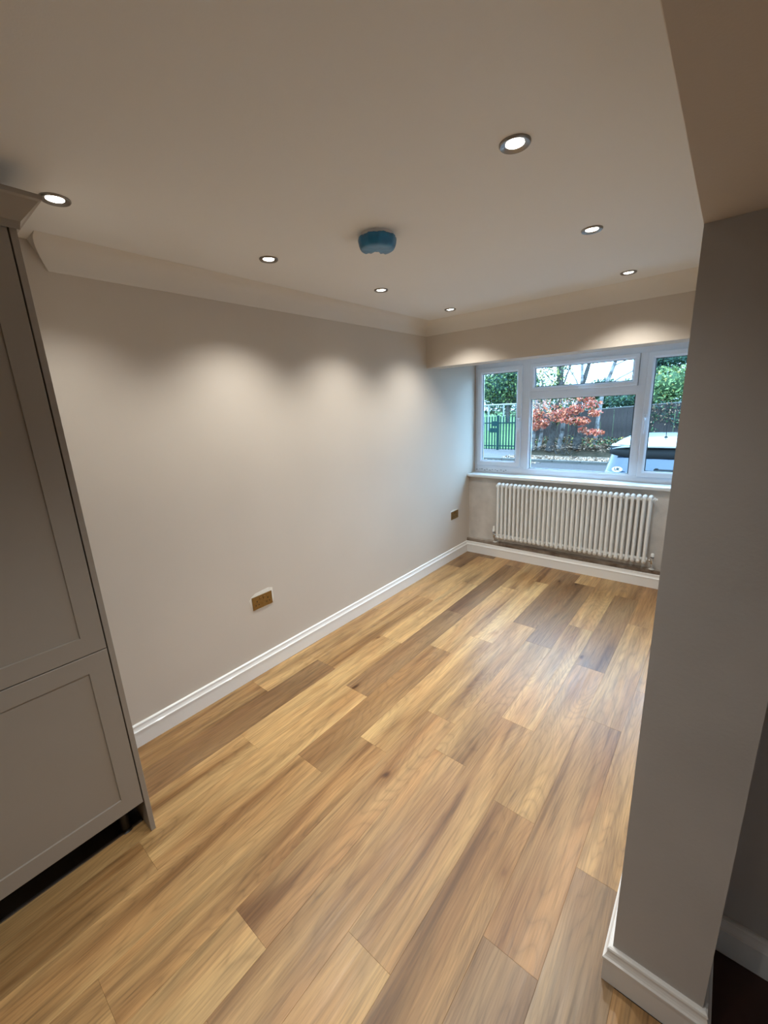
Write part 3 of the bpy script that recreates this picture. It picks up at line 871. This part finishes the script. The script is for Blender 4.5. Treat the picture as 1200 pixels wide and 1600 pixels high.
birch('birch_tree', 'leaning ivy-clad tree with dark green ivy, left of the centre pane', [
    ([(-3.34, 17, -0.35), (-3.22, 17, 0.2), (-3.13, 17, 0.9), (-3.0, 17, 1.8), (-3.03, 17, 2.8), (-3.1, 17, 4.0)], [0.17, 0.12, 0.11, 0.10, 0.09, 0.06], 'bark'),
    ([(-3.0, 17.0, 1.9), (-2.8, 17, 2.5), (-2.5, 16.9, 3.3)], [0.03, 0.025, 0.015], 'bark')],
    [((-3.02, 17, 1.5), (0.10, 0.12, 0.9), 420), ((-3.05, 17, 2.6), (0.12, 0.14, 0.6), 260), ((-3.4, 17, 2.7), (0.75, 0.5, 0.55), 420), ((-3.6, 17, 2.1), (0.5, 0.4, 0.35), 120)], [LM['deep'], LM['mid'], LM['lite'], LM['yel']])
birch('birch_tree', 'white-barked birch standing just right of the ivy-clad tree', [
    ([(-3.05, 17.3, -0.35), (-2.95, 17.3, 0.3), (-2.9, 17.3, 1.0), (-3.15, 17.3, 1.9), (-3.2, 17.3, 2.8), (-3.25, 17.3, 4.0)], [0.10, 0.085, 0.08, 0.075, 0.07, 0.05])],
    [((-3.1, 17.3, 2.9), (0.6, 0.4, 0.6), 200)], [LM['mid'], LM['lite'], LM['yel']])
birch('birch_tree', 'dark-footed birch with pale upper stems behind the red shrub', [
    ([(-2.35, 17.2, -0.25), (-2.32, 17.2, 0.4), (-2.36, 17.2, 1.2), (-2.33, 17.2, 1.9), (-2.12, 17.2, 2.8), (-2.0, 17.2, 3.8)], [0.17, 0.14, 0.10, 0.08, 0.065, 0.05], 'bark'),
    ([(-2.33, 17.15, 1.7), (-2.28, 17.1, 2.3), (-2.32, 17.1, 3.4)], [0.06, 0.05, 0.04]),
    ([(-2.33, 17.2, 1.9), (-2.55, 17.1, 2.4), (-2.8, 17.1, 2.8)], [0.025, 0.02, 0.012])],
    [((-2.2, 17.2, 3.2), (0.7, 0.4, 0.4), 100)], [LM['mid'], LM['yel']])
birch('birch_tree', 'slanting white birch stem with a long bare branch to the right', [
    ([(-1.75, 17.4, -0.2), (-1.70, 17.4, 0.8), (-1.62, 17.3, 1.6), (-1.46, 17.3, 2.2), (-1.20, 17.3, 3.1), (-1.0, 17.3, 4.0)], [0.08, 0.07, 0.065, 0.06, 0.055, 0.04]),
    ([(-1.50, 17.3, 2.0), (-1.05, 17.2, 2.28), (-0.6, 17.2, 2.50), (-0.3, 17.2, 2.72), (0.1, 17.2, 2.85)], [0.028, 0.024, 0.02, 0.016, 0.01]),
    ([(-1.30, 17.3, 2.7), (-0.9, 17.2, 2.86), (-0.5, 17.2, 2.95)], [0.022, 0.018, 0.01])],
    [((-0.4, 17.2, 2.95), (0.5, 0.3, 0.25), 40)], [LM['mid'], LM['yel']])
birch('birch_tree', 'pair of mottled white birch stems at the left edge of the centre pane', [
    ([(-4.02, 17, -0.35), (-3.95, 17, 0.4), (-3.85, 17, 1.2), (-4.0, 17, 2.2), (-4.1, 17, 3.6)], [0.11, 0.09, 0.08, 0.07, 0.05]),
    ([(-3.75, 17.1, -0.35), (-3.68, 17.1, 0.4), (-3.6, 17.1, 1.2), (-3.75, 17.1, 2.4)], [0.08, 0.07, 0.06, 0.04])],
    [((-3.9, 17, 2.6), (0.6, 0.4, 0.7), 330), ((-4.0, 17, 1.9), (0.3, 0.3, 0.5), 110)], [LM['mid'], LM['lite'], LM['yel']])

# ---- red shrub
t = tag(empty('red_shrub', (-2.7, 16.7, GZ+0.1)), 'autumn shrub with bright red and orange leaves before the fence', 'shrub')
T = Vector(t.location)
bm = bmesh.new()
for k in range(9):
    e = Vector(random.choice([(-3.7, 16.6, 1.1), (-3.4, 16.6, 0.9), (-2.4, 16.5, 1.1), (-2.1, 16.5, 0.8), (-1.6, 16.5, 1.0), (-1.6, 16.5, 0.5), (-2.0, 16.5, 1.6)]))-T+Vector((random.uniform(-.2, .2), 0, random.uniform(-.1, .2)))
    b0 = Vector((random.uniform(-.3, .3), 0, -0.1)); mm = (b0+e)/2+Vector((0, 0, 0.15))
    tube(bm, [b0, mm, e], [0.012, 0.009, 0.005], 5)
tag(finish(bm, 'stems', MO['bark'], t), kind='stuff')
RB = [((-3.80, 16.6, 1.05), (0.30, 0.3, 0.28), 330), ((-3.55, 16.6, 0.75), (0.33, 0.3, 0.22), 300), ((-3.85, 16.6, 0.62), (0.20, 0.3, 0.18), 150), ((-2.65, 16.5, 1.12), (0.36, 0.3, 0.22), 340), ((-2.25, 16.5, 1.25), (0.28, 0.3, 0.2), 200),
      ((-2.12, 16.5, 0.82), (0.38, 0.3, 0.16), 340), ((-2.55, 16.5, 0.88), (0.28, 0.3, 0.14), 140), ((-1.62, 16.5, 1.10), (0.24, 0.25, 0.12), 130), ((-1.60, 16.5, 0.42), (0.34, 0.25, 0.12), 150), ((-2.0, 16.6, 0.5), (0.2, 0.2, 0.1), 50),
      ((-2.0, 16.5, 1.68), (0.32, 0.3, 0.16), 130), ((-3.0, 16.6, 1.0), (0.25, 0.2, 0.25), 60), ((-3.3, 16.6, 1.25), (0.4, 0.3, 0.3), 90), ((-1.75, 16.5, 1.42), (0.34, 0.3, 0.16), 120)]
leaf_cloud('red_leaves', [(Vector(b[0])-T, b[1], int(b[2]*1.5)) for b in RB], 0.055, [LM['red'], LM['ora'], LM['pink'], LM['mid']], t, weights=[4, 5, 2, 0.6])
leaf_cloud('faded_leaves', [(Vector(b[0])-T, *b[1:]) for b in [((-3.6, 16.7, 1.55), (0.40, 0.3, 0.25), 170), ((-2.6, 16.7, 1.6), (0.4, 0.3, 0.22), 110)]], 0.05, [LM['pink'], LM['pale'], LM['tan']], t)

# ---- hedge, conifer and ivy at the right; trees behind the field
def crown_tree(name, label, trunk, blobs, size, mats, weights=None, cat='tree', tr=0.2, group=None):
    t = tag(empty(name, trunk[0]), label, cat, group)
    T = Vector(trunk[0])
    bm = bmesh.new(); tube(bm, [Vector(p)-T for p in trunk], [tr*(1-0.5*k/(len(trunk)-1)) for k in range(len(trunk))], 8)
    finish(bm, 'trunk', MO['bark'], t, smooth=True)
    leaf_cloud('foliage', [(Vector(b[0])-T, *b[1:]) for b in blobs], size, mats, t, weights=weights)
    # dense shaded heart of the crown
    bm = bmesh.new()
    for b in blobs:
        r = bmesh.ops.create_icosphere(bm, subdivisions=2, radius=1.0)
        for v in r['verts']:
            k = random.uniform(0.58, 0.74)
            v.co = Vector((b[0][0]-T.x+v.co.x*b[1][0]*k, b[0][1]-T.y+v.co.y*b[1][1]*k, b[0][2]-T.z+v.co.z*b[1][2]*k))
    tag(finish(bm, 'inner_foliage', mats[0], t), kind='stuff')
    return t
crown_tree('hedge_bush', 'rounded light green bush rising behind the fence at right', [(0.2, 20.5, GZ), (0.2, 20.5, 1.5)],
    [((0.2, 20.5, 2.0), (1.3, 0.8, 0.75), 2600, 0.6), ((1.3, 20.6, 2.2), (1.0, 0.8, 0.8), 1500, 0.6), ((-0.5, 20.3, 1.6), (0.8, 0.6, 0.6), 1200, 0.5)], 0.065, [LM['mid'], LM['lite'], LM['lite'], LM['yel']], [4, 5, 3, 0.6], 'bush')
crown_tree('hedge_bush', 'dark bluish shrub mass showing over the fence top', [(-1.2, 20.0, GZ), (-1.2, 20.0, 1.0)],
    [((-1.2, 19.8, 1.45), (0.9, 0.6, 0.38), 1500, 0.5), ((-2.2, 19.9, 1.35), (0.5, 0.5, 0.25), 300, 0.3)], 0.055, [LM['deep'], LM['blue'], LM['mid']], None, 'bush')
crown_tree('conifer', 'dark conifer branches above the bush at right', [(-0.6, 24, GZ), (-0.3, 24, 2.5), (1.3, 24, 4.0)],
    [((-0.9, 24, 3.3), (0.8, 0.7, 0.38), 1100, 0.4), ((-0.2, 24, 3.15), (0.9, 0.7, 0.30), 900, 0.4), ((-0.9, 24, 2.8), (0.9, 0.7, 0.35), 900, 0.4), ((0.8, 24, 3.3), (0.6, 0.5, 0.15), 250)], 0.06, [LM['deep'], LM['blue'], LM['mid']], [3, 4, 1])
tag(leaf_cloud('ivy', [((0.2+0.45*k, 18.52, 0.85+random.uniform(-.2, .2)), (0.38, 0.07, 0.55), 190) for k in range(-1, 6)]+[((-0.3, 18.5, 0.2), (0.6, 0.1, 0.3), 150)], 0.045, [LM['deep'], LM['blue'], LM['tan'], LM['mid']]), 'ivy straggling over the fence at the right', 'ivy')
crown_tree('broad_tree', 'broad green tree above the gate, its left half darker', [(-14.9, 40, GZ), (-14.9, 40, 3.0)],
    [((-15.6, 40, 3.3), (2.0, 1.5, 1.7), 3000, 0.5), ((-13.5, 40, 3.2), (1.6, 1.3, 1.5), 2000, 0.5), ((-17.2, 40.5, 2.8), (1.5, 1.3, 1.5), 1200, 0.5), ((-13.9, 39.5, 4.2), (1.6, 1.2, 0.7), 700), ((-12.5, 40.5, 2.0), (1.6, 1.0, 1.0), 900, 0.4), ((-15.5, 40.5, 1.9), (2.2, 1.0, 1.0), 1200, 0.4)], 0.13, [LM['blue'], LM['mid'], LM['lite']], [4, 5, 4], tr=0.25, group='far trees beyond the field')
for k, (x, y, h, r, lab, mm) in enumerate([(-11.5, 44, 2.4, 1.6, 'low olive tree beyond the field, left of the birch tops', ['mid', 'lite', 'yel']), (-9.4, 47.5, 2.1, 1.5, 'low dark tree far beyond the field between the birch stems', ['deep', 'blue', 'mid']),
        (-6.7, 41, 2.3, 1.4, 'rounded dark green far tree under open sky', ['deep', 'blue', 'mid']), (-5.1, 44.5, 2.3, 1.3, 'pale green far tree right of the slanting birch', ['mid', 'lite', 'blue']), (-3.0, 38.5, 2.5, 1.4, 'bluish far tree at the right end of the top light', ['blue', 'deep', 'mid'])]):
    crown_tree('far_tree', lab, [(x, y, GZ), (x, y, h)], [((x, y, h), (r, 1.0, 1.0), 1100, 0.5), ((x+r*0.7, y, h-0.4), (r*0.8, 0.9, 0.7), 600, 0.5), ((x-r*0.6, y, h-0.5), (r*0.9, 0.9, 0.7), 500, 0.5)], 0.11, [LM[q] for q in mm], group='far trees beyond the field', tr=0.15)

tag(leaf_cloud('far_hedge', [((-26+2.2*k, 58, GZ+0.9+random.uniform(-.2, .3)), (1.7, 0.8, random.uniform(0.9, 1.5)), 420) for k in range(14)], 0.17, [LM['deep'], LM['blue'], LM['mid'], LM['pale']], weights=[4, 4, 3, 1]), 'dark hedge line at the far side of the field', 'hedge')

# ---- parked car
CXC, CY0 = 1.40, 7.22
car = tag(empty('parked_car', (CXC, CY0, GZ)), 'silver hatchback parked with its rear towards the window', 'car')
def rr_pt(t, w, ya, yb, e):
    c, s_ = math.cos(t), math.sin(t)
    x = w*math.copysign(abs(c)**(2/e), c); y = (ya+yb)/2+(yb-ya)/2*math.copysign(abs(s_)**(2/e), s_)
    return x, y
NP = 64
def slices(bm, sl, mi_fn, cap=True):
    rings = []
    for (h, w_, ya, yb, e) in sl:
        ring = []
        for k in range(NP):
            t = 2*PI*k/NP
            x, y = rr_pt(t, w_, ya, yb, e)
            # rear edge bowed: corners sweep forward
            if y < (ya+yb)/2: y += 0.10*(abs(x)/w_)**3*max(0, 1-(y-ya)/1.0)
            ring.append(bm.verts.new((x, y, h)))
        rings.append(ring)
    for j, (a, b) in enumerate(zip(rings[:-1], rings[1:])):
        for k in range(NP):
            f = bm.faces.new((a[k], a[(k+1) % NP], b[(k+1) % NP], b[k]))
            f.material_index = mi_fn(j, f.calc_center_median(), sl[j][1])
    bm.faces.new(rings[-1]); bm.faces.new(rings[0][::-1])
bm = bmesh.new()
slices(bm, [(0.20, .80, .14, 4.0, 5), (0.30, .86, .03, 4.14, 5), (0.50, .885, 0.0, 4.2, 5), (0.70, .88, .03, 4.16, 5), (0.80, .875, .06, 4.05, 5), (0.86, .865, .075, 3.8, 5), (0.905, .84, .09, 3.4, 5)], lambda j, c, w_: 0)
finish(bm, 'body', [MO['body']], car, smooth=True, angle=50)
cab_sl = [(0.90, .83, .09, 3.40, 6), (0.96, .81, .12, 3.22, 6), (1.10, .77, .19, 2.95, 6), (1.22, .74, .25, 2.72, 6), (1.31, .715, .30, 2.55, 6), (1.37, .70, .30, 2.42, 6), (1.385, .69, .28, 2.40, 6), (1.41, .66, .36, 2.32, 6), (1.445, .60, .55, 2.15, 5), (1.465, .48, .85, 1.95, 4), (1.472, .25, 1.1, 1.7, 3)]
def cab_mi(j, c, w_):
    if 1 <= j <= 4:
        if c.y < 0.55 and abs(c.x) < 0.70: return 1
        if abs(c.x) > 0.6 and 0.75 < c.y < 2.3 and abs(c.y-1.45) > 0.06: return 1
        if c.y > 2.3 and abs(c.x) < w_-0.09: return 1
    return 0
bm = bmesh.new(); slices(bm, cab_sl, cab_mi)
cb_ = finish(bm, 'cabin', [MO['body'], MO['carglass']], car, smooth=True, angle=60)
# spoiler's shade on the upper rear screen, modelled as a dark strip
bm = bmesh.new()
for (h0, h1, d) in ((1.20, 1.368, 0.014),):
    pts = []
    for k in range(21):
        x = -0.69+1.38*k/20
        yy = lambda h: 0.25+(h-1.22)*0.55+0.10*(abs(x)/0.74)**3
        pts.append((x, yy(h0+0.02*(abs(x)/0.7)**3)-d, h0+0.05*(abs(x)/0.7)**4, yy(h1)-d-0.03, h1))
    a = [bm.verts.new((x, y0, z0)) for x, y0, z0, y1, z1 in pts]; b = [bm.verts.new((x, y1, z1)) for x, y0, z0, y1, z1 in pts]
    for k in range(20): bm.faces.new((a[k], a[k+1], b[k+1], b[k]))
o = finish(bm, 'spoiler_shade_strip', MO['tyre'], car, smooth=True); sm = o.modifiers.new('t', 'SOLIDIFY'); sm.thickness = 0.01
bm = bmesh.new()
a, b = [], []
for k in range(25):
    x = -0.70+1.40*k/24; q = (abs(x)/0.70)
    a.append((x, 0.235+0.12*q**3, 1.372-0.06*q**4)); b.append((x, 0.50+0.02*q, 1.435-0.05*q**3))
A = [bm.verts.new(p) for p in a]; B = [bm.verts.new(p) for p in b]
for k in range(24): bm.faces.new((A[k], A[k+1], B[k+1], B[k]))
o = finish(bm, 'spoiler', MO['body'], car, smooth=True); sm = o.modifiers.new('t', 'SOLIDIFY'); sm.thickness = 0.02
bm = bmesh.new(); lathe(bm, [(0.035, 0.0), (0.028, 0.012), (0.012, 0.030)], (0, 0.85, 1.455), 'Z', 12); tube(bm, [(0, 0.85, 1.48), (0, 0.80, 1.67)], [0.006, 0.004], 6)
finish(bm, 'roof_aerial', MO['tyre'], car, smooth=True)
bm = bmesh.new(); tube(bm, [(-0.02, 0.10, 1.03), (0.2, 0.10, 1.035), (0.45, 0.12, 1.03)], [0.026, 0.022, 0.014], 8)
lathe(bm, [(0.04, 0.12), (0.035, 0.085)], (0.0, 0, 1.03), 'Y', 12)
finish(bm, 'rear_wiper', MO['tyre'], car, smooth=True)
# lower rear screen border, lamps, bumper, plate
for s_ in (-1, 1):
    bm = bmesh.new(); box(bm, (s_*0.86, 0.06, 0.62), (s_*0.66, 0.20, 0.84), 0.02); finish(bm, 'tail_lamp', MO['red'], car, smooth=True)
bm = bmesh.new(); box(bm, (-0.26, -0.012, 0.50), (0.26, 0.004, 0.61), 0.003); finish(bm, 'number_plate', MO['sticker'], car)
bm = bmesh.new(); box(bm, (-0.84, -0.05, 0.24), (0.84, 0.10, 0.46), 0.04); finish(bm, 'bumper', MO['body'], car, smooth=True)
for x in (-0.80, 0.80):
    for y in (0.75, 3.35):
        bm = bmesh.new(); lathe(bm, [(0.22, -0.10), (0.31, -0.10), (0.325, -0.06), (0.325, 0.06), (0.31, 0.10), (0.22, 0.10)], (x, y, 0.325), 'X', 28)
        wheel = finish(bm, 'wheel', MO['tyre'], car, smooth=True)
        bm = bmesh.new(); lathe(bm, [(0.20, -0.105), (0.21, 0.0), (0.20, 0.105)], (x, y, 0.325), 'X', 20); finish(bm, 'rim', M['chrome'], wheel, smooth=True)
# oval country sticker on the screen
bm = bmesh.new(); n = 28
vs = [bm.verts.new((0.078*math.cos(2*PI*k/n), 0, 0.043*math.sin(2*PI*k/n))) for k in range(n)]
bm.faces.new(vs)
stk = finish(bm, 'oval_sticker', MO['sticker'], car, loc=(-0.52, 0.082, 1.03), rot=(math.radians(-25), 0, math.radians(-12)))
sm = stk.modifiers.new('t', 'SOLIDIFY'); sm.thickness = 0.002
fc = bpy.data.curves.new('sticker_letters', 'FONT'); fc.body = 'UK'; fc.size = 0.062; fc.align_x = 'CENTER'; fc.align_y = 'CENTER'; fc.offset = 0.002; fc.extrude = 0.001
tmp = bpy.data.objects.new('tmp', fc); COL.objects.link(tmp)
lme = bpy.data.meshes.new_from_object(tmp.evaluated_get(bpy.context.evaluated_depsgraph_get()))
bpy.data.objects.remove(tmp); bpy.data.curves.remove(fc)
lme.materials.clear()
link('letters', lme, MO['tyre'], stk, (0, -0.004, 0), (PI/2, 0, 0))
